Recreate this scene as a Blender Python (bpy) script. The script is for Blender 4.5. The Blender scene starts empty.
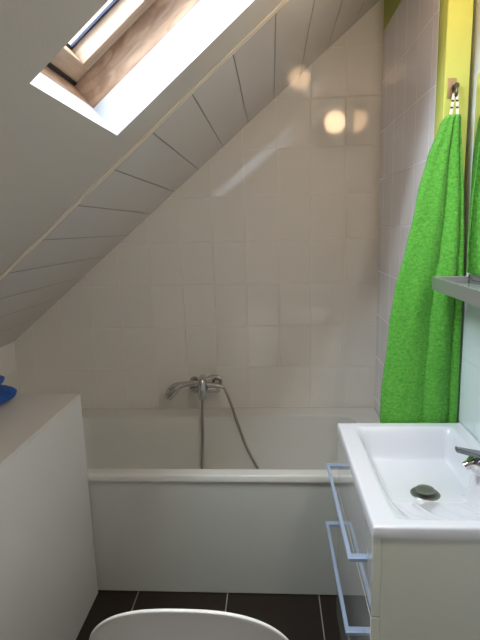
import bpy, bmesh, math, random
from mathutils import Vector, Matrix
random.seed(4)
C = bpy.context.scene.collection
SC = bpy.context.scene

# ------------------------------------------------------------------ numbers
H = 1.6236            # eye height
YB = 2.771            # tiled end wall
XR = 0.582            # side wall of the bath alcove
XW = 0.682            # side wall above the washbasin
XL = -1.531           # foot of the sloping ceiling
K = 0.826             # rise of the slope
ZK = 0.998            # height of its foot
SF = math.sqrt(1 + K * K)
def slope_z(x): return ZK + K * (x - XL)
TT = Vector((1, 0, K)).normalized()
NN = Vector((-K, 0, 1)).normalized()
OX, OY = -0.442, 1.487
OO = Vector((OX, OY, slope_z(OX)))
def RS(u, v, n): return OO + TT * u + Vector((0, v, 0)) + NN * n

# ------------------------------------------------------------------ materials
def new_mat(name):
    m = bpy.data.materials.new(name); m.use_nodes = True
    nt = m.node_tree; b = nt.nodes['Principled BSDF']
    return m, nt, b
def rgb(c): return (c[0], c[1], c[2], 1)
def plain(name, col, rough=.5, metal=0, bump=0, bscale=200, coat=0, spec=.5, var=0, vscale=6):
    m, nt, b = new_mat(name)
    b.inputs['Base Color'].default_value = rgb(col); b.inputs['Roughness'].default_value = rough
    b.inputs['Metallic'].default_value = metal; b.inputs['Coat Weight'].default_value = coat
    b.inputs['Specular IOR Level'].default_value = spec
    tc = nt.nodes.new('ShaderNodeTexCoord')
    if var:
        n = nt.nodes.new('ShaderNodeTexNoise'); n.inputs['Scale'].default_value = vscale; n.inputs['Detail'].default_value = 5
        nt.links.new(tc.outputs['Object'], n.inputs['Vector'])
        mx = nt.nodes.new('ShaderNodeMix'); mx.data_type = 'RGBA'
        mx.inputs[6].default_value = rgb([c * (1 - var) for c in col]); mx.inputs[7].default_value = rgb([min(1, c * (1 + var)) for c in col])
        nt.links.new(n.outputs['Fac'], mx.inputs[0]); nt.links.new(mx.outputs[2], b.inputs['Base Color'])
    if bump:
        n = nt.nodes.new('ShaderNodeTexNoise'); n.inputs['Scale'].default_value = bscale; n.inputs['Detail'].default_value = 3
        nt.links.new(tc.outputs['Object'], n.inputs['Vector'])
        bp = nt.nodes.new('ShaderNodeBump'); bp.inputs['Strength'].default_value = bump; bp.inputs['Distance'].default_value = .002
        nt.links.new(n.outputs['Fac'], bp.inputs['Height']); nt.links.new(bp.outputs['Normal'], b.inputs['Normal'])
    return m
def tiles(name, col, grout, off, w, h, rough=.07, mortar=.0028, wav=.035, var=.008, cross=None, spec=.8):
    m, nt, b = new_mat(name); b.inputs['Specular IOR Level'].default_value = spec
    uv = nt.nodes.new('ShaderNodeUVMap'); uv.uv_map = 'UVMap'
    mp = nt.nodes.new('ShaderNodeMapping'); mp.inputs['Location'].default_value = (off[0], off[1], 0)
    nt.links.new(uv.outputs['UV'], mp.inputs['Vector'])
    br = nt.nodes.new('ShaderNodeTexBrick'); br.offset = 0; br.squash = 1
    br.inputs['Scale'].default_value = 1; br.inputs['Mortar Size'].default_value = mortar
    br.inputs['Mortar Smooth'].default_value = .3; br.inputs['Brick Width'].default_value = w; br.inputs['Row Height'].default_value = h
    br.inputs['Color1'].default_value = rgb([c * (1 - var) for c in col]); br.inputs['Color2'].default_value = rgb([min(1, c * (1 + var)) for c in col])
    br.inputs['Mortar'].default_value = rgb(grout)
    nt.links.new(mp.outputs['Vector'], br.inputs['Vector']); nt.links.new(br.outputs['Color'], b.inputs['Base Color'])
    if cross is not None:            # joints across the slope are filled flush and pale, those up the slope open and dark
        br.inputs['Row Height'].default_value = 50
        b2 = nt.nodes.new('ShaderNodeTexBrick'); b2.offset = 0; b2.squash = 1
        b2.inputs['Scale'].default_value = 1; b2.inputs['Mortar Size'].default_value = .0014; b2.inputs['Mortar Smooth'].default_value = .5
        b2.inputs['Brick Width'].default_value = 50; b2.inputs['Row Height'].default_value = h
        mp2 = nt.nodes.new('ShaderNodeMapping'); mp2.inputs['Location'].default_value = (off[0] + 20, off[1], 0)
        mp.inputs['Location'].default_value = (off[0], off[1] + 20, 0)
        nt.links.new(uv.outputs['UV'], mp2.inputs['Vector']); nt.links.new(mp2.outputs['Vector'], b2.inputs['Vector'])
        mm = nt.nodes.new('ShaderNodeMath'); mm.operation = 'MULTIPLY'; mm.inputs[1].default_value = .6
        nt.links.new(b2.outputs['Fac'], mm.inputs[0])
        mx = nt.nodes.new('ShaderNodeMix'); mx.data_type = 'RGBA'; mx.inputs[7].default_value = rgb(cross)
        nt.links.new(mm.outputs[0], mx.inputs[0]); nt.links.new(br.outputs['Color'], mx.inputs[6]); nt.links.new(mx.outputs[2], b.inputs['Base Color'])
    rr = nt.nodes.new('ShaderNodeMapRange'); rr.inputs['To Min'].default_value = rough; rr.inputs['To Max'].default_value = .7
    nt.links.new(br.outputs['Fac'], rr.inputs['Value']); nt.links.new(rr.outputs['Result'], b.inputs['Roughness'])
    n = nt.nodes.new('ShaderNodeTexNoise'); n.inputs['Scale'].default_value = 9; n.inputs['Detail'].default_value = 2
    nt.links.new(mp.outputs['Vector'], n.inputs['Vector'])
    m1 = nt.nodes.new('ShaderNodeMath'); m1.operation = 'MULTIPLY'; m1.inputs[1].default_value = wav
    nt.links.new(n.outputs['Fac'], m1.inputs[0])
    m2 = nt.nodes.new('ShaderNodeMath'); m2.operation = 'SUBTRACT'
    nt.links.new(m1.outputs[0], m2.inputs[0]); nt.links.new(br.outputs['Fac'], m2.inputs[1])
    bp = nt.nodes.new('ShaderNodeBump'); bp.inputs['Strength'].default_value = .65; bp.inputs['Distance'].default_value = .0025
    nt.links.new(m2.outputs[0], bp.inputs['Height']); nt.links.new(bp.outputs['Normal'], b.inputs['Normal'])
    return m
def wood(name, c1, c2, axis, rough=.4):
    m, nt, b = new_mat(name)
    tc = nt.nodes.new('ShaderNodeTexCoord'); mp = nt.nodes.new('ShaderNodeMapping')
    mp.inputs['Rotation'].default_value = (0, math.atan(K), 0)
    sc = nt.nodes.new('ShaderNodeMapping'); sc.inputs['Scale'].default_value = axis
    nt.links.new(tc.outputs['Object'], mp.inputs['Vector']); nt.links.new(mp.outputs['Vector'], sc.inputs['Vector'])
    n = nt.nodes.new('ShaderNodeTexNoise'); n.inputs['Scale'].default_value = 3; n.inputs['Detail'].default_value = 4; n.inputs['Distortion'].default_value = 1.4
    nt.links.new(sc.outputs['Vector'], n.inputs['Vector'])
    r = nt.nodes.new('ShaderNodeValToRGB'); r.color_ramp.elements[0].position = .38; r.color_ramp.elements[1].position = .62
    r.color_ramp.elements[0].color = rgb(c1); r.color_ramp.elements[1].color = rgb(c2)
    nt.links.new(n.outputs['Fac'], r.inputs['Fac']); nt.links.new(r.outputs['Color'], b.inputs['Base Color'])
    b.inputs['Roughness'].default_value = rough
    return m
def terry(name, c1, c2, scale=240):
    m, nt, b = new_mat(name)
    tc = nt.nodes.new('ShaderNodeTexCoord')
    mp = nt.nodes.new('ShaderNodeMapping'); mp.inputs['Scale'].default_value = (1, 1, 1.6)
    nt.links.new(tc.outputs['Object'], mp.inputs['Vector'])
    n = nt.nodes.new('ShaderNodeTexNoise'); n.inputs['Scale'].default_value = scale; n.inputs['Detail'].default_value = 2
    n2 = nt.nodes.new('ShaderNodeTexNoise'); n2.inputs['Scale'].default_value = scale * .33; n2.inputs['Detail'].default_value = 3
    nt.links.new(mp.outputs['Vector'], n.inputs['Vector']); nt.links.new(mp.outputs['Vector'], n2.inputs['Vector'])
    ad = nt.nodes.new('ShaderNodeMath'); ad.operation = 'ADD'
    nt.links.new(n.outputs['Fac'], ad.inputs[0]); nt.links.new(n2.outputs['Fac'], ad.inputs[1])
    r = nt.nodes.new('ShaderNodeMapRange'); r.inputs['From Min'].default_value = .7; r.inputs['From Max'].default_value = 1.3
    nt.links.new(ad.outputs[0], r.inputs['Value'])
    mx = nt.nodes.new('ShaderNodeMix'); mx.data_type = 'RGBA'; mx.inputs[6].default_value = rgb(c1); mx.inputs[7].default_value = rgb(c2)
    nt.links.new(r.outputs['Result'], mx.inputs[0]); nt.links.new(mx.outputs[2], b.inputs['Base Color'])
    b.inputs['Roughness'].default_value = .95; b.inputs['Specular IOR Level'].default_value = .1
    b.inputs['Sheen Weight'].default_value = .15
    bp = nt.nodes.new('ShaderNodeBump'); bp.inputs['Strength'].default_value = .9; bp.inputs['Distance'].default_value = .006
    nt.links.new(ad.outputs[0], bp.inputs['Height']); nt.links.new(bp.outputs['Normal'], b.inputs['Normal'])
    return m

TW, TH = .1814, .2414
CREAM = (.78, .745, .695); GROUT = (.80, .755, .685)
M = {}
M['tile_back'] = tiles('cream_tile_end_wall', CREAM, GROUT, (-XR, -2.2776), TW, TH)
M['tile_side'] = tiles('pale_tile_side_wall', (.87, .86, .90), (.86, .85, .86), (-1.946, -2.578), TW, TH)
M['tile_basin'] = tiles('white_tile_basin_wall', (.72, .77, .80), (.60, .60, .58), (-1.64, -2.107), TW, TH)
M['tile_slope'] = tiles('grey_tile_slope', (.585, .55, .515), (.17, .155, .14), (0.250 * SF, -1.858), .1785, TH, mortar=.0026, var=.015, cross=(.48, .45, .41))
M['tile_floor'] = tiles('dark_brown_floor_tile', (.026, .017, .012), (.34, .31, .28), (.222, -1.30), .4095, .8, rough=.35, mortar=.0030, wav=.1, var=.12, spec=.3)
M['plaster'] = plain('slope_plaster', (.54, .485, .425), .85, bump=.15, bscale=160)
M['wall_paint'] = plain('off_white_paint', (.78, .74, .68), .8)
M['reveal'] = plain('white_reveal', (.66, .69, .76), .55)
M['trim'] = plain('cream_trim', (.72, .615, .49), .5)
M['lime'] = plain('lime_green_paint', (.48, .54, .12), .6, bump=.25, bscale=60, var=.05, vscale=20)
M['lacquer'] = plain('white_lacquered_board', (.68, .665, .635), .35, var=.01)
M['top_board'] = plain('white_board_top', (.66, .63, .59), .45)
M['acrylic'] = plain('white_bath_acrylic', (.70, .69, .65), .18, coat=.3)
M['panel'] = plain('white_bath_panel', (.62, .625, .585), .4)
M['ceramic'] = plain('white_ceramic', (.69, .69, .735), .2, coat=.4)
M['gloss'] = plain('white_gloss_front', (.66, .68, .70), .07, coat=1.0, spec=.8)
M['carcass'] = plain('white_carcass_board', (.80, .82, .74), .45)
M['chrome'] = plain('polished_chrome', (.60, .59, .58), .04, metal=1)
M['dark_chrome'] = plain('dark_chrome', (.27, .26, .24), .34, metal=.75)
M['lever_grey'] = plain('dark_grey_chrome', (.20, .21, .22), .25, metal=.8)
M['alu'] = plain('brushed_aluminium', (.46, .57, .76), .40, metal=.55)  # aluminium with the blue sky reflection put into its base colour
M['shelf_alu'] = plain('satin_grey_metal', (.36, .35, .345), .4, metal=.7)
M['hose'] = plain('grey_metal_hose', (.40, .38, .35), .35, metal=.8)
M['mirror'] = plain('mirror_silver', (.9, .92, .92), .02, metal=1)
M['pine'] = wood('pine_frame', (.33, .19, .115), (.54, .37, .255), (2.2, 10, 10))
M['pine_cross'] = wood('pine_frame_cross', (.33, .19, .115), (.52, .355, .24), (10, 2.2, 10))
M['pine_sash'] = wood('pine_sash', (.40, .285, .20), (.50, .38, .285), (1.6, 18, 18))
M['pine_sash_cross'] = wood('pine_sash_cross', (.40, .275, .175), (.48, .345, .235), (18, 1.6, 18))
M['rubber'] = plain('navy_rubber', (.012, .016, .05), .4)
M['black'] = plain('black_gap', (.012, .01, .008), .6)
M['towel'] = terry('green_terry', (.060, .27, .028), (.150, .50, .068))
M['blue'] = terry('blue_terry', (.003, .042, .24), (.008, .105, .42), 200)
M['tape'] = plain('white_tape', (.80, .74, .68), .8)
M['print'] = plain('dark_print', (.05, .03, .03), .8)
M['bronze'] = plain('bronze_plate', (.36, .25, .14), .3, metal=.9)
M['gunmetal'] = plain('gunmetal', (.12, .12, .09), .35, metal=.8)
M['plastic'] = plain('white_toilet_plastic', (.84, .82, .80), .55)
m, nt, b = new_mat('window_glass')
nt.nodes.remove(b)
tr = nt.nodes.new('ShaderNodeBsdfTransparent'); tr.inputs[0].default_value = (.93, .96, .97, 1)
gl = nt.nodes.new('ShaderNodeBsdfGlossy'); gl.inputs['Roughness'].default_value = .01
fr = nt.nodes.new('ShaderNodeFresnel'); fr.inputs[0].default_value = 1.3
mx = nt.nodes.new('ShaderNodeMixShader')
nt.links.new(fr.outputs[0], mx.inputs[0]); nt.links.new(tr.outputs[0], mx.inputs[1]); nt.links.new(gl.outputs[0], mx.inputs[2])
nt.links.new(mx.outputs[0], nt.nodes['Material Output'].inputs[0]); M['glass'] = m
m, nt, b = new_mat('smoked_shelf_glass')
b.inputs['Base Color'].default_value = (.55, .62, .60, 1); b.inputs['Roughness'].default_value = .05
b.inputs['Transmission Weight'].default_value = .6; M['shelf_glass'] = m
m, nt, b = new_mat('lit_opal_glass')
b.inputs['Base Color'].default_value = (.9, .85, .75, 1); b.inputs['Emission Color'].default_value = (1, .66, .39, 1)
b.inputs['Emission Strength'].default_value = 14.5; M['lamp'] = m

m, nt, b = new_mat('lit_opal_glass_neutral')  # glow of the added fill globe
b.inputs['Base Color'].default_value = (.9, .9, .85, 1); b.inputs['Emission Color'].default_value = (1, .88, .73, 1)
b.inputs['Emission Strength'].default_value = 215.0; M['lamp_rear'] = m

# ------------------------------------------------------------------ helpers
def link(name, bm, mats, parent=None, smooth=False, bevel=0, seg=2, uv=False, angle=40):
    bmesh.ops.recalc_face_normals(bm, faces=bm.faces)
    if uv:
        L = bm.loops.layers.uv.new('UVMap')
        for f in bm.faces:
            n = f.normal
            for lp in f.loops:
                p = lp.vert.co
                if abs(n.x) > .5 and abs(n.z) > .5: lp[L].uv = (p.x * SF, p.y)   # a sloping face
                elif abs(n.x) >= abs(n.y) and abs(n.x) >= abs(n.z): lp[L].uv = (p.y, p.z)
                elif abs(n.y) >= abs(n.z): lp[L].uv = (p.x, p.z)
                else: lp[L].uv = (p.x, p.y)
    me = bpy.data.meshes.new(name); bm.to_mesh(me); bm.free()
    if not isinstance(mats, (list, tuple)): mats = [mats]
    for m in mats: me.materials.append(m)
    o = bpy.data.objects.new(name, me); C.objects.link(o)
    if smooth:
        for p in me.polygons: p.use_smooth = True
        try: me.set_sharp_from_angle(angle=math.radians(angle))
        except Exception: pass
    if bevel:
        md = o.modifiers.new('bevel', 'BEVEL'); md.width = bevel; md.segments = seg; md.limit_method = 'ANGLE'; md.angle_limit = math.radians(40)
        md.harden_normals = False
        for p in me.polygons: p.use_smooth = True
        try: me.set_sharp_from_angle(angle=math.radians(60))
        except Exception: pass
    if parent:
        o.parent = parent; o.matrix_parent_inverse = Matrix.Translation(-Vector(parent.location))
    return o
def thing(name, label, cat, loc=(0, 0, 0), group=None):
    o = bpy.data.objects.new(name, None); C.objects.link(o); o.location = loc; o.empty_display_size = .05
    return tag(o, label, cat, group)
def tag(o, label, cat, group=None, kind=None):
    o['label'] = label; o['category'] = cat
    if group: o['group'] = group
    if kind: o['kind'] = kind
    return o
def struct(o, label, cat):
    return tag(o, label, cat, kind='structure')
def box(bm, x0, x1, y0, y1, z0, z1, mi=0):
    v = [bm.verts.new((x, y, z)) for x in (x0, x1) for y in (y0, y1) for z in (z0, z1)]
    fs = []
    for q in ((0, 1, 3, 2), (4, 6, 7, 5), (0, 4, 5, 1), (2, 3, 7, 6), (0, 2, 6, 4), (1, 5, 7, 3)):
        f = bm.faces.new([v[i] for i in q]); f.material_index = mi; fs.append(f)
    return fs
def rbox(bm, u0, u1, v0, v1, n0, n1, mi=0):
    v = [bm.verts.new(RS(x, y, z)) for x in (u0, u1) for y in (v0, v1) for z in (n0, n1)]
    for q in ((0, 1, 3, 2), (4, 6, 7, 5), (0, 4, 5, 1), (2, 3, 7, 6), (0, 2, 6, 4), (1, 5, 7, 3)):
        f = bm.faces.new([v[i] for i in q]); f.material_index = mi
def prism(bm, poly, axis, a, b, mi=0):
    def P(p, t): return {'X': (t, p[0], p[1]), 'Y': (p[0], t, p[1]), 'Z': (p[0], p[1], t)}[axis]
    A = [bm.verts.new(P(p, a)) for p in poly]; B = [bm.verts.new(P(p, b)) for p in poly]
    n = len(poly); fs = [bm.faces.new(A), bm.faces.new(B)]
    for i in range(n): fs.append(bm.faces.new((A[i], A[(i + 1) % n], B[(i + 1) % n], B[i])))
    for f in fs: f.material_index = mi
def tube(bm, pts, r, seg=12, cap=True, mi=0):
    pts = [Vector(p) for p in pts]; rings = []
    if not isinstance(r, (list, tuple)): r = [r] * len(pts)
    up = None
    for i, p in enumerate(pts):
        d = (pts[min(i + 1, len(pts) - 1)] - pts[max(i - 1, 0)]).normalized()
        if up is None:
            up = Vector((0, 0, 1)) if abs(d.z) < .9 else Vector((1, 0, 0))
        s = d.cross(up).normalized(); up = s.cross(d).normalized()
        rings.append([bm.verts.new(p + (s * math.cos(a) + up * math.sin(a)) * r[i]) for a in [2 * math.pi * k / seg for k in range(seg)]])
    for a, b_ in zip(rings, rings[1:]):
        for k in range(seg):
            f = bm.faces.new((a[k], a[(k + 1) % seg], b_[(k + 1) % seg], b_[k])); f.material_index = mi
    if cap:
        bm.faces.new(rings[0]).material_index = mi; bm.faces.new(rings[-1]).material_index = mi
def lathe(bm, prof, c, axis='Z', seg=32, mi=0):
    c = Vector(c); rings = []
    for r, t in prof:
        ring = []
        for k in range(seg):
            a = 2 * math.pi * k / seg; x, y = r * math.cos(a), r * math.sin(a)
            o = {'Z': (x, y, t), 'Y': (x, t, y), 'X': (t, x, y)}[axis]
            ring.append(bm.verts.new(c + Vector(o)))
        rings.append(ring)
    for a, b_ in zip(rings, rings[1:]):
        for k in range(seg):
            bm.faces.new((a[k], a[(k + 1) % seg], b_[(k + 1) % seg], b_[k])).material_index = mi
    bm.faces.new(rings[0]).material_index = mi; bm.faces.new(rings[-1]).material_index = mi
def spline(ctrl, n=10):
    P = [Vector(p) for p in ctrl]; P = [P[0] * 2 - P[1]] + P + [P[-1] * 2 - P[-2]]; out = []
    for i in range(1, len(P) - 2):
        for k in range(n):
            t = k / n; a, b_, c, d = P[i - 1], P[i], P[i + 1], P[i + 2]
            out.append(.5 * ((2 * b_) + (c - a) * t + (2 * a - 5 * b_ + 4 * c - d) * t * t + (3 * b_ - a - 3 * c + d) * t ** 3))
    out.append(P[-2]); return out
def sst(t):
    t = max(0, min(1, t)); return t * t * (3 - 2 * t)
def heightfield(bm, xs, ys, top, under):
    T = [[bm.verts.new((x, y, top(x, y))) for y in ys] for x in xs]
    B = [[bm.verts.new((x, y, under(x, y, T[i][j].co.z))) for j, y in enumerate(ys)] for i, x in enumerate(xs)]
    nx, ny = len(xs), len(ys)
    for i in range(nx - 1):
        for j in range(ny - 1):
            bm.faces.new((T[i][j], T[i + 1][j], T[i + 1][j + 1], T[i][j + 1]))
            bm.faces.new((B[i][j], B[i][j + 1], B[i + 1][j + 1], B[i + 1][j]))
    for i in range(nx - 1):
        bm.faces.new((T[i][0], B[i][0], B[i + 1][0], T[i + 1][0])); bm.faces.new((T[i][-1], T[i + 1][-1], B[i + 1][-1], B[i][-1]))
    for j in range(ny - 1):
        bm.faces.new((T[0][j], T[0][j + 1], B[0][j + 1], B[0][j])); bm.faces.new((T[-1][j], B[-1][j], B[-1][j + 1], T[-1][j + 1]))
def lin(a, b, n): return [a + (b - a) * i / (n - 1) for i in range(n)]

# ------------------------------------------------------------------ the room
YN = -.85
bm = bmesh.new(); box(bm, XL - .1, .80, YN - .1, YB + .1, -.1, 0)
struct(link('floor', bm, M['tile_floor'], uv=True), 'dark brown tiled floor with thin pale joints', 'floor')
bm = bmesh.new(); prism(bm, [(XL - .1, 0), (.80, 0), (.80, slope_z(.80)), (XL, ZK), (XL - .1, ZK)], 'Y', YB, YB + .1)
struct(link('wall_back', bm, M['tile_back'], uv=True), 'cream glossy tiled end wall behind the bath', 'wall')
bm = bmesh.new(); prism(bm, [(XL, 0), (.80, 0), (.80, slope_z(.80)), (XL, ZK)], 'Y', YN - .1, YN)
struct(link('wall_front', bm, M['wall_paint'], uv=True), 'plain painted wall behind the viewer', 'wall')
bm = bmesh.new(); box(bm, XL - .1, XL, YN, YB, 0, ZK)
struct(link('wall_left', bm, M['tile_back'], uv=True), 'low knee wall under the sloping ceiling', 'wall')
bm = bmesh.new()
prism(bm, [(XW, 0), (.80, 0), (.80, slope_z(.80) - .002), (XW, slope_z(XW) - .002)], 'Y', YN, 1.96)
struct(link('wall_right', bm, M['tile_basin'], uv=True), 'white tiled side wall above the washbasin', 'wall')
bm = bmesh.new()
for (xa, xb, ya, yb) in ((XR, .664, 1.892, 1.96), (XR, .80, 1.96, YB)):
    box(bm, xa, xb, ya, yb, 0, 2.578, 0)
    prism(bm, [(xa, 2.578), (xb, 2.578), (xb, slope_z(xb) - .002), (xa, slope_z(xa) - .002)], 'Y', ya, yb, 1)
struct(link('wall_alcove', bm, [M['tile_side'], M['lime']], uv=True), 'pale tiled side wall of the bath alcove, green above the tiles', 'wall')
# sloping ceiling with the skylight opening
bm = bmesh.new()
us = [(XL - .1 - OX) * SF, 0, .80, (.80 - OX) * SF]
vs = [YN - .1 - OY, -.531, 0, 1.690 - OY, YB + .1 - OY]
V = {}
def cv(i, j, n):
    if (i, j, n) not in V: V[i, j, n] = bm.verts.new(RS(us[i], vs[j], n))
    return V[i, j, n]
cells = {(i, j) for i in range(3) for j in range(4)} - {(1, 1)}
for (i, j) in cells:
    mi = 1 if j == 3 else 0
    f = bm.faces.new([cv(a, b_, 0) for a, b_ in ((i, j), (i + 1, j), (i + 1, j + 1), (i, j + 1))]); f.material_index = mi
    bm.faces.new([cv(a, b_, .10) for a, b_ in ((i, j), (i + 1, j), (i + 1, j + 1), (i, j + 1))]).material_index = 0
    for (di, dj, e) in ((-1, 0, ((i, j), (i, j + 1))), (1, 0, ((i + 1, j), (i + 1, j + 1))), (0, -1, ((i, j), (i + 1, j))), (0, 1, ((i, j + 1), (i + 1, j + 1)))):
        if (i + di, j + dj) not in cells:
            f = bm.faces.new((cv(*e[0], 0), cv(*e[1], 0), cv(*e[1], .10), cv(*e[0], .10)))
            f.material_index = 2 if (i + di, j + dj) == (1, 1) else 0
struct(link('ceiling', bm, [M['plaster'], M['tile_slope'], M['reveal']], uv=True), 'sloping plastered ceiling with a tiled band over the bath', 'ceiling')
bm = bmesh.new(); rbox(bm, us[0] + .14, us[3] - .16, 1.664 - OY, 1.696 - OY, -.004, -.0002)
struct(link('trim_1', bm, M['trim'], bevel=.001), 'thin cream edging strip between plaster and tiles', 'trim')
bm = bmesh.new(); box(bm, XL + .001, -1.222, 1.962, YB - .001, .001, .5825)
struct(link('ledge', bm, M['tile_back'], uv=True), 'low tiled ledge at the foot end of the bath', 'ledge')

# ------------------------------------------------------------------ skylight
w1 = thing('window_1', 'pine roof window set in a white reveal in the sloping ceiling', 'window', RS(0, 0, .1)); w1['kind'] = 'structure'
bm = bmesh.new()
rbox(bm, .0, .80, 0, .05, .1003, .30); rbox(bm, .0, .80, -.581, -.531, .1003, .30)
link('frame_stile', bm, M['pine'], w1, bevel=.0015)
bm = bmesh.new()
rbox(bm, -.05, 0, -.581, .05, .1003, .30); rbox(bm, .80, .85, -.581, .05, .1003, .30)
link('frame_rail', bm, M['pine_cross'], w1, bevel=.0015)
sash = bpy.data.objects.new('sash', None); C.objects.link(sash); sash.parent = w1
bm = bmesh.new(); rbox(bm, .060, .74, -.049, -.003, .180, .262); rbox(bm, .060, .74, -.528, -.482, .180, .262)
link('sash_stile', bm, M['pine_sash'], w1, bevel=.003)
bm = bmesh.new(); rbox(bm, .012, .064, -.528, -.003, .180, .262); rbox(bm, .74, .797, -.528, -.003, .180, .262)
link('sash_rail', bm, M['pine_sash_cross'], w1, bevel=.003)
bpy.data.objects.remove(sash)
bm = bmesh.new(); rbox(bm, .001, .0118, -.528, -.003, .178, .20)
link('gap_seal', bm, M['black'], w1)
bm = bmesh.new()
for a in ((.064, .74, -.058, -.049), (.064, .74, -.482, -.473), (.064, .072, -.473, -.058), (.732, .74, -.473, -.058)):
    rbox(bm, *a, .229, .236)
link('gasket', bm, M['rubber'], w1)
bm = bmesh.new(); rbox(bm, .064, .74, -.482, -.049, .2365, .2445)
link('pane', bm, M['glass'], w1)
bm = bmesh.new(); rbox(bm, -.05, .85, .0501, .09, .262, .302); rbox(bm, -.05, .85, -.62, -.5811, .262, .302); rbox(bm, -.09, -.0501, -.62, .09, .262, .302); rbox(bm, .8501, .89, -.62, .09, .262, .302)
link('flashing', bm, M['shelf_alu'], w1)

# ------------------------------------------------------------------ green post
bm = bmesh.new(); prism(bm, [(XR, 0), (.664, 0), (.664, slope_z(.664) - .004), (XR, slope_z(XR) - .004)], 'Y', 1.800, 1.890)
struct(link('post', bm, M['lime'], bevel=.004), 'lime green painted wooden post at the end of the bath alcove wall', 'post')

# ------------------------------------------------------------------ bath
bt = thing('bathtub', 'white built-in bathtub with a flat front panel under the tiled end wall', 'bathtub', (-.27, 2.36, 0))
RIM = .5825
bx0, bx1, by0, by1 = -1.218, .580, 1.955, 2.769
ox0, ox1, oy0, oy1 = -1.13, .43, 2.012, 2.630
def rr_in(x, y, x0, x1, y0, y1, r):     # distance inside a rounded rectangle (positive inside)
    cx, cy = (x0 + x1) / 2, (y0 + y1) / 2
    qx, qy = abs(x - cx) - ((x1 - x0) / 2 - r), abs(y - cy) - ((y1 - y0) / 2 - r)
    return -(math.hypot(max(qx, 0), max(qy, 0)) + min(max(qx, qy), 0) - r)
def tub_top(x, y):
    d = rr_in(x, y, ox0, ox1, oy0, oy1, .10)
    e = min(x - bx0, bx1 - x, y - by0, by1 - y)
    z = RIM - .005 * (1 - min(1, e / .006)) ** 2
    if d > 0:
        s = min(1, d / .085)
        z -= .395 * (1 - (1 - s) ** 2.4) if s < 1 else .395
    elif d > -.012: z -= 0
    return z
bm = bmesh.new()
xs = sorted(set([round(v, 4) for v in [bx0, bx0 + .002, bx0 + .005] + lin(bx0 + .01, bx1 - .01, 96) + [bx1 - .005, bx1 - .002, bx1]]))
ys = sorted(set([round(v, 4) for v in [by0, by0 + .002, by0 + .004, by0 + .007] + lin(by0 + .012, by1 - .01, 78) + [by1 - .005, by1 - .002, by1] + [oy0 + t for t in (0, .003, .006)] + [oy1 - t for t in (0, .003, .006)]]))
heightfield(bm, xs, ys, tub_top, lambda x, y, z: min(RIM - .030, z - .015))
link('tub', bm, M['acrylic'], bt, smooth=True, angle=50)
bm = bmesh.new(); box(bm, -1.21, .579, 1.966, 1.982, .004, RIM - .031)
link('front_panel', bm, M['panel'], bt, bevel=.001)
bm = bmesh.new(); lathe(bm, [(.001, .004), (.03, .004), (.034, .002), (.035, 0), (.001, 0)], (.22, 2.32, RIM - .395))
link('drain', bm, M['chrome'], bt, smooth=True)

# bath mixer with the hand shower lying in its cradle
mz, mx_, my = .752, -.396, 2.690
mixr = thing('bath_mixer', 'chrome wall-mounted bath mixer on the tiled wall above the tub', 'tap', (mx_, YB, mz))
bm = bmesh.new()
tube(bm, [(-.475, my, mz - .022), (-.46, my, mz - .022), (-.32, my, mz - .022), (-.305, my, mz - .022)], [.020, .027, .027, .020], 20)
for s in (-.462, -.330): tube(bm, [(s, my, mz - .022), (s, 2.735, mz - .018), (s, YB - .012, mz - .008)], [.017, .016, .018], 16)
link('body', bm, M['chrome'], mixr, smooth=True)
for s in (-.462, -.330):
    bm = bmesh.new(); lathe(bm, [(.001, -.013), (.026, -.013), (.032, -.004), (.033, -.0006), (.001, -.0006)], (s, YB, mz - .008), 'Y')
    link('wall_flange', bm, M['chrome'], mixr, smooth=True)
bm = bmesh.new()
tube(bm, spline([(mx_, my - .002, mz + .000), (mx_, my - .012, mz + .034), (mx_, my - .040, mz + .050), (mx_, my - .070, mz + .042), (mx_, my - .084, mz + .012), (mx_, my - .086, mz - .030), (mx_ + .002, my - .086, mz - .062)], 6), [.022] * 6 + [.021] * 6 + [.022] * 6 + [.023] * 6 + [.023] * 6 + [.020] * 6 + [.012], 20)
link('cradle', bm, M['chrome'], mixr, smooth=True)
bm = bmesh.new()
tube(bm, spline([(-.382, my - .008, mz + .030), (-.350, my - .004, mz + .046), (-.318, my - .004, mz + .046), (-.290, my - .006, mz + .036)], 6), [.012] * 8 + [.011] * 6 + [.009] * 5, 14)
link('lever', bm, M['chrome'], mixr, smooth=True)
hs = thing('hand_shower', 'chrome hand shower with a grey hose, resting across the bath mixer', 'shower head', (mx_, my - .05, mz))
hy = my - .044
bm = bmesh.new()
pts = spline([(-.282, hy, mz + .000), (-.33, hy, mz + .010), (-.40, hy, mz + .016), (-.47, hy, mz + .020), (-.525, hy, mz + .010)], 6)
tube(bm, pts, [.011 + .007 * (i / (len(pts) - 1)) for i in range(len(pts))], 16)
link('handle', bm, M['chrome'], hs, smooth=True)
bm = bmesh.new()
pts = spline([(-.510, hy, mz + .013), (-.545, hy, mz - .001), (-.573, hy, mz - .026), (-.596, hy, mz - .062)], 6)
tube(bm, pts, [.018 + .013 * math.sin(math.pi * (i / (len(pts) - 1)) ** 1.0 * .9) for i in range(len(pts))], 16)
link('head', bm, M['chrome'], hs, smooth=True)
bm = bmesh.new()
tube(bm, spline([(-.395, my - .086, mz - .066), (-.402, 2.612, .60), (-.404, 2.606, .46), (-.408, 2.578, .33), (-.400, 2.545, .24), (-.36, 2.52, .203), (-.25, 2.50, .198), (-.13, 2.52, .205), (-.085, 2.55, .25), (-.098, 2.582, .295), (-.165, 2.612, .425), (-.228, 2.630, .62), (-.262, 2.636, .715), (-.280, hy, mz - .002)], 10), .0078, 12)
link('hose', bm, M['hose'], hs, smooth=True)

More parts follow.
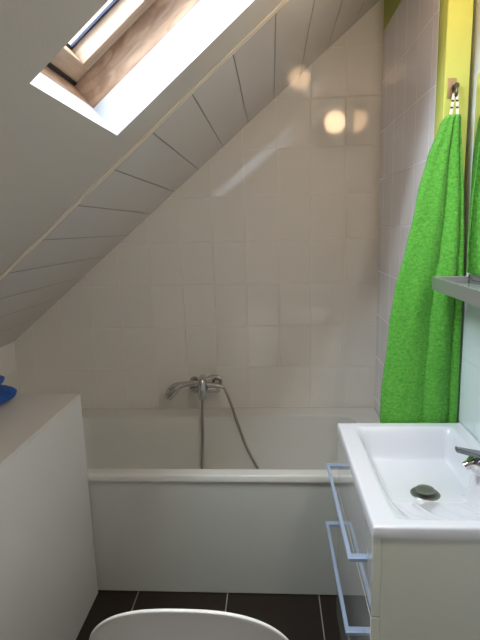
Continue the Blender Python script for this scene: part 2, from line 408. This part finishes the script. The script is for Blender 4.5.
# ------------------------------------------------------------------ long low cupboard on the left
cb = thing('storage_cupboard', 'long white boxed cupboard on the left under the slope, flat top', 'cupboard', (-1.17, 1.2, 0))
bm = bmesh.new(); box(bm, -.836, -.815, .15, 1.953, .002, .9365); link('side_panel', bm, M['lacquer'], cb, bevel=.0012)
bm = bmesh.new(); box(bm, XL + .004, -.8365, 1.935, 1.953, .002, .9365); link('end_panel', bm, M['lacquer'], cb, bevel=.0012)
bm = bmesh.new(); box(bm, XL + .004, -.8365, .15, .168, .002, .9365); link('end_panel', bm, M['lacquer'], cb, bevel=.0012)
bm = bmesh.new(); box(bm, XL + .022, -.814, .15, 1.954, .937, .955); link('top', bm, M['top_board'], cb, bevel=.0012)

# blue folded cloth on it
bl = thing('folded_towel', 'bright blue folded cloth on the white cupboard top at the left edge', 'towel', (-1.2, 1.66, .955))
def roll(name, x0, x1, y0, y1, z0, h, seed):
    rnd = random.Random(seed); bm = bmesh.new(); n = 22; k = 20; rings = []
    for i in range(n):
        t = i / (n - 1); y = y0 + (y1 - y0) * t; e = math.sqrt(max(0, 1 - abs(2 * t - 1) ** 5)) * .5 + .5
        ring = []
        for j in range(k):
            a = 2 * math.pi * j / k; ca, sa = math.cos(a), math.sin(a)
            sx = math.copysign(abs(ca) ** .6, ca); sz = math.copysign(abs(sa) ** .8, sa)
            hx = (x1 - x0) / 2 * (1 - .12 * (1 - e)); wob = .004 * math.sin(5 * t * 3 + seed) + .003 * math.sin(11 * t + 2 * a)
            ring.append(bm.verts.new(((x0 + x1) / 2 + sx * hx + wob, y, z0 + h / 2 + sz * h / 2 * e + (wob * .6 if sa > 0 else 0))))
        rings.append(ring)
    for a, b_ in zip(rings, rings[1:]):
        for j in range(k): bm.faces.new((a[j], a[(j + 1) % k], b_[(j + 1) % k], b_[j]))
    bm.faces.new(rings[0]); bm.faces.new(rings[-1])
    return link(name, bm, M['blue'], bl, smooth=True, angle=180)
roll('lower_fold', -1.40, -1.046, 1.54, 1.900, .9555, .072, 1)
roll('upper_fold', -1.40, -1.082, 1.55, 1.890, 1.022, .056, 2)

# ------------------------------------------------------------------ vanity
vc = thing('vanity_cabinet', 'white two-drawer vanity cabinet under the washbasin', 'cabinet', (.46, 1.43, 0))
vx0, vx1, vy0, vy1 = .2592, .680, 1.112, 1.752
bm = bmesh.new()
box(bm, vx0, vx1, vy0, vy0 + .018, .10, .8712); box(bm, vx0, vx1, vy1 - .018, vy1, .10, .8712)
box(bm, vx0 + .001, vx1, vy0 + .018, vy1 - .018, .10, .118); box(bm, vx1 - .012, vx1, vy0 + .018, vy1 - .018, .118, .70)
link('carcass', bm, M['carcass'], vc, bevel=.0008)
bm = bmesh.new(); box(bm, vx0 + .05, vx1 - .01, vy0 + .03, vy1 - .03, 0.001, .0998); link('plinth', bm, M['carcass'], vc)
for (z0, z1, hz, ya, yb) in ((.648, .869, .762, 1.172, 1.705), (.103, .644, .517, 1.196, 1.722)):
    bm = bmesh.new(); fs = box(bm, .236, .2585, vy0, vy1, z0, z1)
    for f in fs: f.material_index = 0 if f.calc_center_median().x < .24 else 1
    dr = link('drawer', bm, [M['gloss'], M['carcass']], vc, bevel=.0015)
    bm = bmesh.new(); box(bm, .188, .199, ya, yb, hz - .005, hz + .005)
    h = link('handle', bm, M['alu'], vc, bevel=.0012)
    for yy in (ya, yb - .020):
        bm2 = bmesh.new(); box(bm2, .1985, .2362, yy, yy + .022, hz - .005, hz + .005)
        mt = link('handle_mount', bm2, M['alu'], vc, bevel=.001)
        mt.parent = dr; mt.matrix_parent_inverse = Matrix.Translation(-Vector(vc.location))
        mt.matrix_parent_inverse = Matrix.Identity(4)
        mt['_fix'] = 1
    h.parent = dr; h.matrix_parent_inverse = Matrix.Identity(4); h['_fix'] = 1
for o in list(bpy.data.objects):
    if o.get('_fix'):
        # the drawer keeps its mesh in world coordinates under the cabinet's empty: match it
        o.matrix_parent_inverse = Matrix.Identity(4); del o['_fix']

wb = thing('washbasin', 'white rectangular ceramic washbasin on the vanity cabinet', 'sink', (.46, 1.43, .872))
sx0, sx1, sy0, sy1 = .235, .6805, 1.104, 1.757
ridge = [.350, .410, .468, .526]
def sink_top(x, y):
    e = min(x - sx0, sx1 - x, y - sy0, sy1 - y)
    z = .903 - .005 * (1 - min(1, max(0, e) / .006)) ** 2
    d = rr_in(x, y, .288, .640, 1.138, 1.720, .03)
    if d <= 0: return z
    wl = sst((x - .288) / .062); wr = sst((.640 - x) / .045); wf = sst((1.720 - y) / .060)
    t = (y - 1.138) / .255
    wn = .13 * sst((y - 1.138) / .012) + .87 * max(0, min(1, (t - .03) / .97)) ** 1.1
    s = min(1, wl) * min(1, wr) * min(1, wf) * min(1, wn)
    z -= .103 * s
    if 1.145 < y < 1.39:
        q = (1.39 - y) / .24
        for x0 in ridge:
            xc = x0 + .050 * q ** 6
            if abs(x - xc) < .02 and .30 < x < .645: z += .0014 * math.exp(-((x - xc) / .005) ** 2) * sst(q / .12) * sst((1 - q) / .08)
    pl = sst((x - .565) / .03) * sst((.075 - abs(y - 1.36)) / .03)
    z = z + (.903 - z) * pl
    r = math.hypot(x - .463, y - 1.440)
    z -= .004 * sst((.045 - r) / .02)
    return z
bm = bmesh.new()
xs = sorted(set(round(v, 4) for v in [sx0, sx0 + .002, sx0 + .004] + lin(sx0 + .007, sx1 - .007, 190) + [sx1 - .004, sx1 - .002, sx1]))
ys = sorted(set(round(v, 4) for v in [sy0, sy0 + .002, sy0 + .004] + lin(sy0 + .007, sy1 - .007, 150) + [sy1 - .004, sy1 - .002, sy1]))
heightfield(bm, xs, ys, sink_top, lambda x, y, z: .8722 if min(x - .29, .655 - x, y - 1.14, 1.72 - y) < 0 else min(.8722, z - .012))
link('bowl', bm, M['ceramic'], wb, smooth=True, angle=80)
dz = .7985
bm = bmesh.new(); lathe(bm, [(.012, -.002), (.044, -.002), (.045, .001), (.042, .004), (.033, .004), (.029, -.001), (.012, -.001)], (.463, 1.440, dz))
link('drain_ring', bm, M['dark_chrome'], wb, smooth=True)
bm = bmesh.new(); lathe(bm, [(.006, 0), (.006, .008), (.027, .010), (.029, .014), (.027, .018), (.012, .022), (.001, .0225)], (.463, 1.440, dz))
link('drain_plug', bm, M['dark_chrome'], wb, smooth=True)

# basin tap
tp = thing('basin_tap', 'chrome single-lever tap on the wall side of the washbasin', 'tap', (.622, 1.36, .903))
TY = 1.36
bm = bmesh.new()
tube(bm, [(.620, TY, .9035), (.620, TY, .908), (.616, TY, .912), (.590, TY, .938), (.575, TY, .953), (.573, TY, .956)], [.034, .034, .032, .031, .030, .027], 28)
link('body', bm, M['chrome'], tp, smooth=True)
bm = bmesh.new()
tube(bm, [(.585, TY, .944), (.566, TY, .941), (.551, TY, .936), (.545, TY, .932)], [.014, .014, .013, .012], 18)
link('spout', bm, M['chrome'], tp, smooth=True)
bm = bmesh.new(); rings = []
for x, w, z in ((.517, .009, .985), (.545, .0125, .978), (.59, .019, .967), (.628, .023, .957)):
    rings.append([bm.verts.new((x, TY + sy * w, z + q)) for sy, q in ((-1, -.007), (1, -.007), (1, .006), (-1, .006))])
for a, b_ in zip(rings, rings[1:]):
    for j in range(4): bm.faces.new((a[j], a[(j + 1) % 4], b_[(j + 1) % 4], b_[j]))
bm.faces.new(rings[0]); bm.faces.new(rings[-1])
link('lever', bm, M['lever_grey'], tp, bevel=.003, seg=3)

# ------------------------------------------------------------------ mirror, shelf, lamp
mr = thing('mirror', 'frameless wall mirror over the washbasin at the right edge', 'mirror', (XW, 1.4, 1.46))
bm = bmesh.new(); box(bm, .6665, .6705, 1.08, 1.748, 1.452, 2.085); link('glass', bm, M['mirror'], mr, bevel=.0008)
bm = bmesh.new(); box(bm, .671, XW - .0005, 1.083, 1.745, 1.456, 2.081); link('backing', bm, M['gunmetal'], mr)
sh = thing('wall_shelf', 'grey metal framed shelf below the mirror', 'shelf', (XW, 1.4, 1.40))
bm = bmesh.new()
qa, qb, za, zb = 1.09, 1.722, 1.400, 1.443
box(bm, .545, .553, qa, qb, za, zb)
box(bm, .553, XW - .0005, qb - .008, qb, za, zb); box(bm, .553, XW - .0005, qa, qa + .008, za, zb); box(bm, .674, XW - .0005, qa + .008, qb - .008, za, zb)
link('shelf_frame', bm, M['shelf_alu'], sh, bevel=.0008)
bm = bmesh.new(); box(bm, .5535, .6735, qa + .0085, qb - .0085, 1.414, 1.420); link('shelf_glass', bm, M['shelf_glass'], sh)
bm = bmesh.new(); tube(bm, [(.659, 1.700, 1.4205), (.659, 1.700, 1.452)], .0025, 8); tube(bm, [(.659, 1.700, 1.434), (.659, 1.56, 1.434)], .002, 8)
link('clip', bm, M['gunmetal'], sh)
lp = thing('wall_lamp', 'warm white globe lamp high on the wall over the mirror', 'lamp', (XW, 1.50, 2.401))
bm = bmesh.new(); lathe(bm, [(.001, -.0006), (.05, -.0006), (.05, -.012), (.04, -.018), (.001, -.018)], (XW, 1.50, 2.401), 'X'); link('wall_plate', bm, M['chrome'], lp, smooth=True)
bm = bmesh.new(); tube(bm, [(.672, 1.50, 2.401), (.63, 1.50, 2.401), (.59, 1.50, 2.401)], [.012, .012, .03], 16); link('arm', bm, M['chrome'], lp, smooth=True)
bm = bmesh.new(); bmesh.ops.create_uvsphere(bm, u_segments=32, v_segments=20, radius=.078)
bmesh.ops.translate(bm, verts=bm.verts, vec=(.5005, 1.50, 2.401)); link('globe', bm, M['lamp'], lp, smooth=True, angle=180)

CX, CY, CZ = .622, .385, 2.612  # unseen fill globe, added to brighten surfaces turned towards the viewer
cl = thing('ceiling_lamp', 'small opal globe lamp hanging from the slope behind the viewer', 'lamp', (CX, CY, slope_z(CX)))
bm = bmesh.new(); tube(bm, [(CX, CY, CZ + .036), (CX, CY, slope_z(CX) - .012)], .006, 12); lathe(bm, [(.001, .010), (.04, .010), (.04, -.012), (.035, -.02), (.001, -.02)], (CX, CY, slope_z(CX) - .062)); link('stem', bm, M['chrome'], cl, smooth=True)
bm = bmesh.new(); bmesh.ops.create_uvsphere(bm, u_segments=28, v_segments=18, radius=.042)
bmesh.ops.translate(bm, verts=bm.verts, vec=(CX, CY, CZ)); link('globe', bm, M['lamp_rear'], cl, smooth=True, angle=180)

# ------------------------------------------------------------------ hook and towel
hk = thing('towel_hook', 'small metal hook plate on the lime green post', 'hook', (.605, 1.80, 2.06))
bm = bmesh.new(); box(bm, .592, .620, 1.7965, 1.7997, 2.030, 2.092); link('plate', bm, M['bronze'], hk, bevel=.001)
bm = bmesh.new()
tube(bm, spline([(.614, 1.797, 2.062), (.614, 1.786, 2.060), (.614, 1.778, 2.052), (.614, 1.776, 2.042), (.614, 1.780, 2.034), (.614, 1.786, 2.036)], 6), .0058, 12)
tube(bm, [(.614, 1.7965, 2.066), (.614, 1.776, 2.064)], .009, 12)
link('prong', bm, M['gunmetal'], hk, smooth=True)

tw = thing('bath_towel', 'bright green terry towel hanging by its loop from the post hook', 'towel', (.55, 1.79, .78))
LT = [(1.972, .588), (1.966, .579), (1.95, .569), (1.834, .533), (1.70, .504), (1.532, .469), (1.38, .440), (1.245, .418), (1.10, .408), (.998, .402), (.90, .397), (.78, .402)]
RT = [(1.972, .632), (1.966, .634), (1.95, .636), (1.834, .647), (1.70, .660), (1.532, .670), (1.38, .6755), (1.245, .6775), (1.10, .679), (.998, .680), (.90, .680), (.78, .680)]
def ip(T, z):
    for (a, va), (b_, vb) in zip(T, T[1:]):
        if a >= z >= b_: return va + (vb - va) * sst((a - z) / (a - b_)) * .5 + (vb - va) * (a - z) / (a - b_) * .5
    return T[0][1] if z > T[0][0] else T[-1][1]
def lobe(s, a, b_, p=.6):
    if s <= a or s >= b_: return 0
    return math.sin(math.pi * (s - a) / (b_ - a)) ** p
def front(s, z):
    t = (1.992 - z) / 1.2
    c1 = .57 + .03 * math.sin(t * 5 + .4); c2 = .88 + .02 * math.sin(t * 7)
    c0 = .30 + .10 * t if t > .45 else 0
    d = .007
    d += (.018 + .004 * math.sin(9 * t)) * lobe(s, 0, c1, .45) + .026 * lobe(s, c1, c2, .5) + .017 * lobe(s, c2, 1.0, .5)
    d += .004 * math.sin(14 * s + 6 * t) * min(1, s * 6) * min(1, (1 - s) * 6)
    if t > .62: d += .006 * sst((t - .62) / .2) * (1 if s > .43 - .45 * (t - .62) and s < c1 else 0) * 0.8
    top = sst((z - 1.86) / .13)
    d = d * (1 - .2 * top) + .012 * top * math.sin(math.pi * s) ** .5
    return min(d, .033 if z < 1.0 else .05)
bm = bmesh.new(); NZ, NS = 110, 56; rows = []
for i in range(NZ):
    z = 1.972 - (1.972 - .78) * i / (NZ - 1); l, r = ip(LT, z), ip(RT, z); row = []
    l += .003 * math.sin(z * 17); 
    for k in range(NS + 1):
        s = k / NS; row.append(bm.verts.new((l + (r - l) * s, 1.796 - front(s, z), z)))
    for k in range(NS, -1, -8):
        s = k / NS; row.append(bm.verts.new((l + (r - l) * s, 1.7965, z)))
    rows.append(row)
n = len(rows[0])
for a, b_ in zip(rows, rows[1:]):
    for j in range(n): bm.faces.new((a[j], a[(j + 1) % n], b_[(j + 1) % n], b_[j]))
bm.faces.new(rows[0]); bm.faces.new(rows[-1])
link('cloth', bm, M['towel'], tw, smooth=True, angle=180)
bm = bmesh.new()
for (xa, xb) in ((.5975, .607), (.6225, .617)):
    a = Vector((xa, 1.779, 1.958)); b_ = Vector((xb, 1.779, 2.040))
    for t0, t1, mi in ((0, .12, 0), (.12, .2, 1), (.2, .42, 0), (.42, .5, 1), (.5, .68, 0), (.68, .76, 1), (.76, 1, 0)):
        p, q = a.lerp(b_, t0), a.lerp(b_, t1); w = .0042
        v = [bm.verts.new((c.x + sx * w, c.y + sy * .0006, c.z)) for c in (p, q) for sx in (-1, 1) for sy in (-1, 1)]
        for f in ((0, 1, 3, 2), (4, 6, 7, 5), (0, 4, 5, 1), (2, 3, 7, 6), (0, 2, 6, 4), (1, 5, 7, 3)):
            bm.faces.new([v[j] for j in f]).material_index = mi if f == (0, 4, 5, 1) or True else 0
link('hanging_loop', bm, [M['tape'], M['print']], tw)

# ------------------------------------------------------------------ toilet with its lid up
tl = thing('toilet', 'white toilet whose rounded lid shows at the bottom of the view', 'toilet', (-.17, .95, 0))
tcx = -.190
def outline(yh, yt, w, n=40):       # D shaped plan, hinge side flat
    pts = []
    for k in range(n + 1):
        a = math.pi * k / n; ca, sa = math.cos(a), math.sin(a)
        pts.append((tcx + w * math.copysign(abs(ca) ** .8, ca), yt - .20 + .20 * sa))
    return [(tcx + w * .92, yh)] + pts + [(tcx - w * .92, yh)]
bm = bmesh.new(); prev = None
for z, yh, yt, w in ((.0, .90, 1.20, .105), (.02, .90, 1.21, .108), (.16, .90, 1.20, .100), (.26, .90, 1.24, .125), (.36, .90, 1.335, .175), (.405, .90, 1.348, .185)):
    ring = [bm.verts.new((x, y, z + .001)) for x, y in outline(yh, yt, w)]
    if prev:
        for j in range(len(ring)): bm.faces.new((prev[j], prev[(j + 1) % len(ring)], ring[(j + 1) % len(ring)], ring[j]))
    else: bm.faces.new(ring)
    prev = ring
bm.faces.new(prev)
link('bowl', bm, M['ceramic'], tl, smooth=True, bevel=.008, seg=3)
bm = bmesh.new()
o1 = outline(1.058, 1.352, .188); o2 = [(tcx + (x - tcx) * .68, 1.18 + (y - 1.18) * .74) for x, y in o1]
T1 = [[bm.verts.new((x, y, z)) for x, y in o] for z in (.4075, .427) for o in (o1, o2)]
m_ = len(o1)
for a, b_ in ((0, 2), (1, 3), (0, 1), (2, 3)):
    for j in range(m_): bm.faces.new((T1[a][j], T1[a][(j + 1) % m_], T1[b_][(j + 1) % m_], T1[b_][j]))
link('seat', bm, M['plastic'], tl, bevel=.004)
# raised lid, leaning back on the cistern
hinge = Vector((tcx, 1.046, .450)); up = Vector((0, -.407, .914)).normalized(); nrm = Vector((1, 0, 0)).cross(up).normalized()
prof = []
LL = .468
for k in range(49):
    a = math.pi * k / 48; ca, sa = math.cos(a), math.sin(a)
    prof.append((.240 * math.copysign(abs(ca) ** (2 / 2.6), ca), LL - .30 + .30 * abs(sa) ** (2 / 2.6)))
prof = [(.165, 0), (.222, .09)] + prof + [(-.222, .09), (-.165, 0)]
bm = bmesh.new()
cyl = .20
def lv(x, t, k, h): return bm.verts.new(hinge + Vector((1, 0, 0)) * (x * k) + up * (cyl + (t - cyl) * k) + nrm * h)
loops = [[lv(x, t, k, h) for x, t in prof] for k, h in ((.96, -.003), (.995, -.003), (1, -.0015), (1, .0022), (.999, .0036), (.996, .0044), (.97, .0056), (.90, .0072), (.60, .0090), (.28, .0095))]
for A, B in zip(loops, loops[1:]):
    for j in range(len(A)): bm.faces.new((A[j], A[(j + 1) % len(A)], B[(j + 1) % len(A)], B[j]))
bm.faces.new(loops[0]); bm.faces.new(loops[-1])
link('lid', bm, M['plastic'], tl, smooth=True, angle=70)
for s in (-.08, .08):
    bm = bmesh.new(); tube(bm, [(tcx + s - .02, 1.040, .440), (tcx + s + .02, 1.040, .440)], .011, 14); link('hinge', bm, M['chrome'], tl, smooth=True)
bm = bmesh.new(); box(bm, tcx - .185, tcx + .185, .70, .866, .409, .660); link('cistern', bm, M['ceramic'], tl, bevel=.02, seg=4)
bm = bmesh.new(); box(bm, tcx - .16, tcx + .16, .72, .905, .25, .4075); link('cistern_support', bm, M['ceramic'], tl, bevel=.02, seg=3)
bm = bmesh.new(); box(bm, tcx - .105, tcx + .105, .74, .905, .001, .2495); link('foot', bm, M['ceramic'], tl, bevel=.015, seg=3)
bm = bmesh.new(); lathe(bm, [(.001, 0), (.024, 0), (.024, .006), (.02, .009), (.001, .009)], (tcx, .783, .660)); link('flush_button', bm, M['chrome'], tl, smooth=True)

# ------------------------------------------------------------------ daylight
wd = bpy.data.worlds.new('sky'); SC.world = wd; wd.use_nodes = True
bg = wd.node_tree.nodes['Background']; bg.inputs[0].default_value = (.88, .94, 1.0, 1); bg.inputs[1].default_value = 26.0
# a light portal in the skylight so the sky is sampled well
ld = bpy.data.lights.new('skylight_portal', 'AREA'); ld.shape = 'RECTANGLE'; ld.size = .70; ld.size_y = .50; ld.cycles.is_portal = True
lo = bpy.data.objects.new('skylight_portal', ld); C.objects.link(lo)
zc = -NN
Mx = Matrix((( -TT.x, 0, NN.x), (-TT.y, 1, NN.y), (-TT.z, 0, NN.z)))
xa = TT; ya = NN.cross(xa)
R3 = Matrix((xa, ya, NN)).transposed()
lo.matrix_world = Matrix.Translation(RS(.40, -.27, .25)) @ R3.to_4x4()

# ------------------------------------------------------------------ camera
f_px, p, y, r = 495.0983, .1836, -.0668, -.0278
fw = Vector((math.sin(y) * math.cos(p), math.cos(y) * math.cos(p), -math.sin(p)))
rt = Vector((math.cos(y), -math.sin(y), 0)); upv = rt.cross(fw)
R_, U_ = rt * math.cos(r) + upv * math.sin(r), -rt * math.sin(r) + upv * math.cos(r)
cd = bpy.data.cameras.new('camera'); cam = bpy.data.objects.new('camera', cd); C.objects.link(cam)
cd.sensor_fit = 'VERTICAL'; cd.sensor_height = 32; cd.lens = f_px * 32 / 640; cd.clip_start = .02
cam.matrix_world = Matrix.Translation((0, 0, H)) @ Matrix((R_, U_, -fw)).transposed().to_4x4()
SC.camera = cam

vs_ = SC.view_settings; vs_.view_transform = 'Standard'; vs_.look = 'None'; vs_.gamma = 1; vs_.exposure = 0.34; vs_.use_curve_mapping = False
try:
    SC.cycles.use_denoising = True; SC.cycles.denoiser = 'OPENIMAGEDENOISE'
    SC.cycles.max_bounces = 16; SC.cycles.diffuse_bounces = 8; SC.cycles.glossy_bounces = 8; SC.cycles.transparent_max_bounces = 16
    SC.cycles.sample_clamp_indirect = 6
except Exception: pass
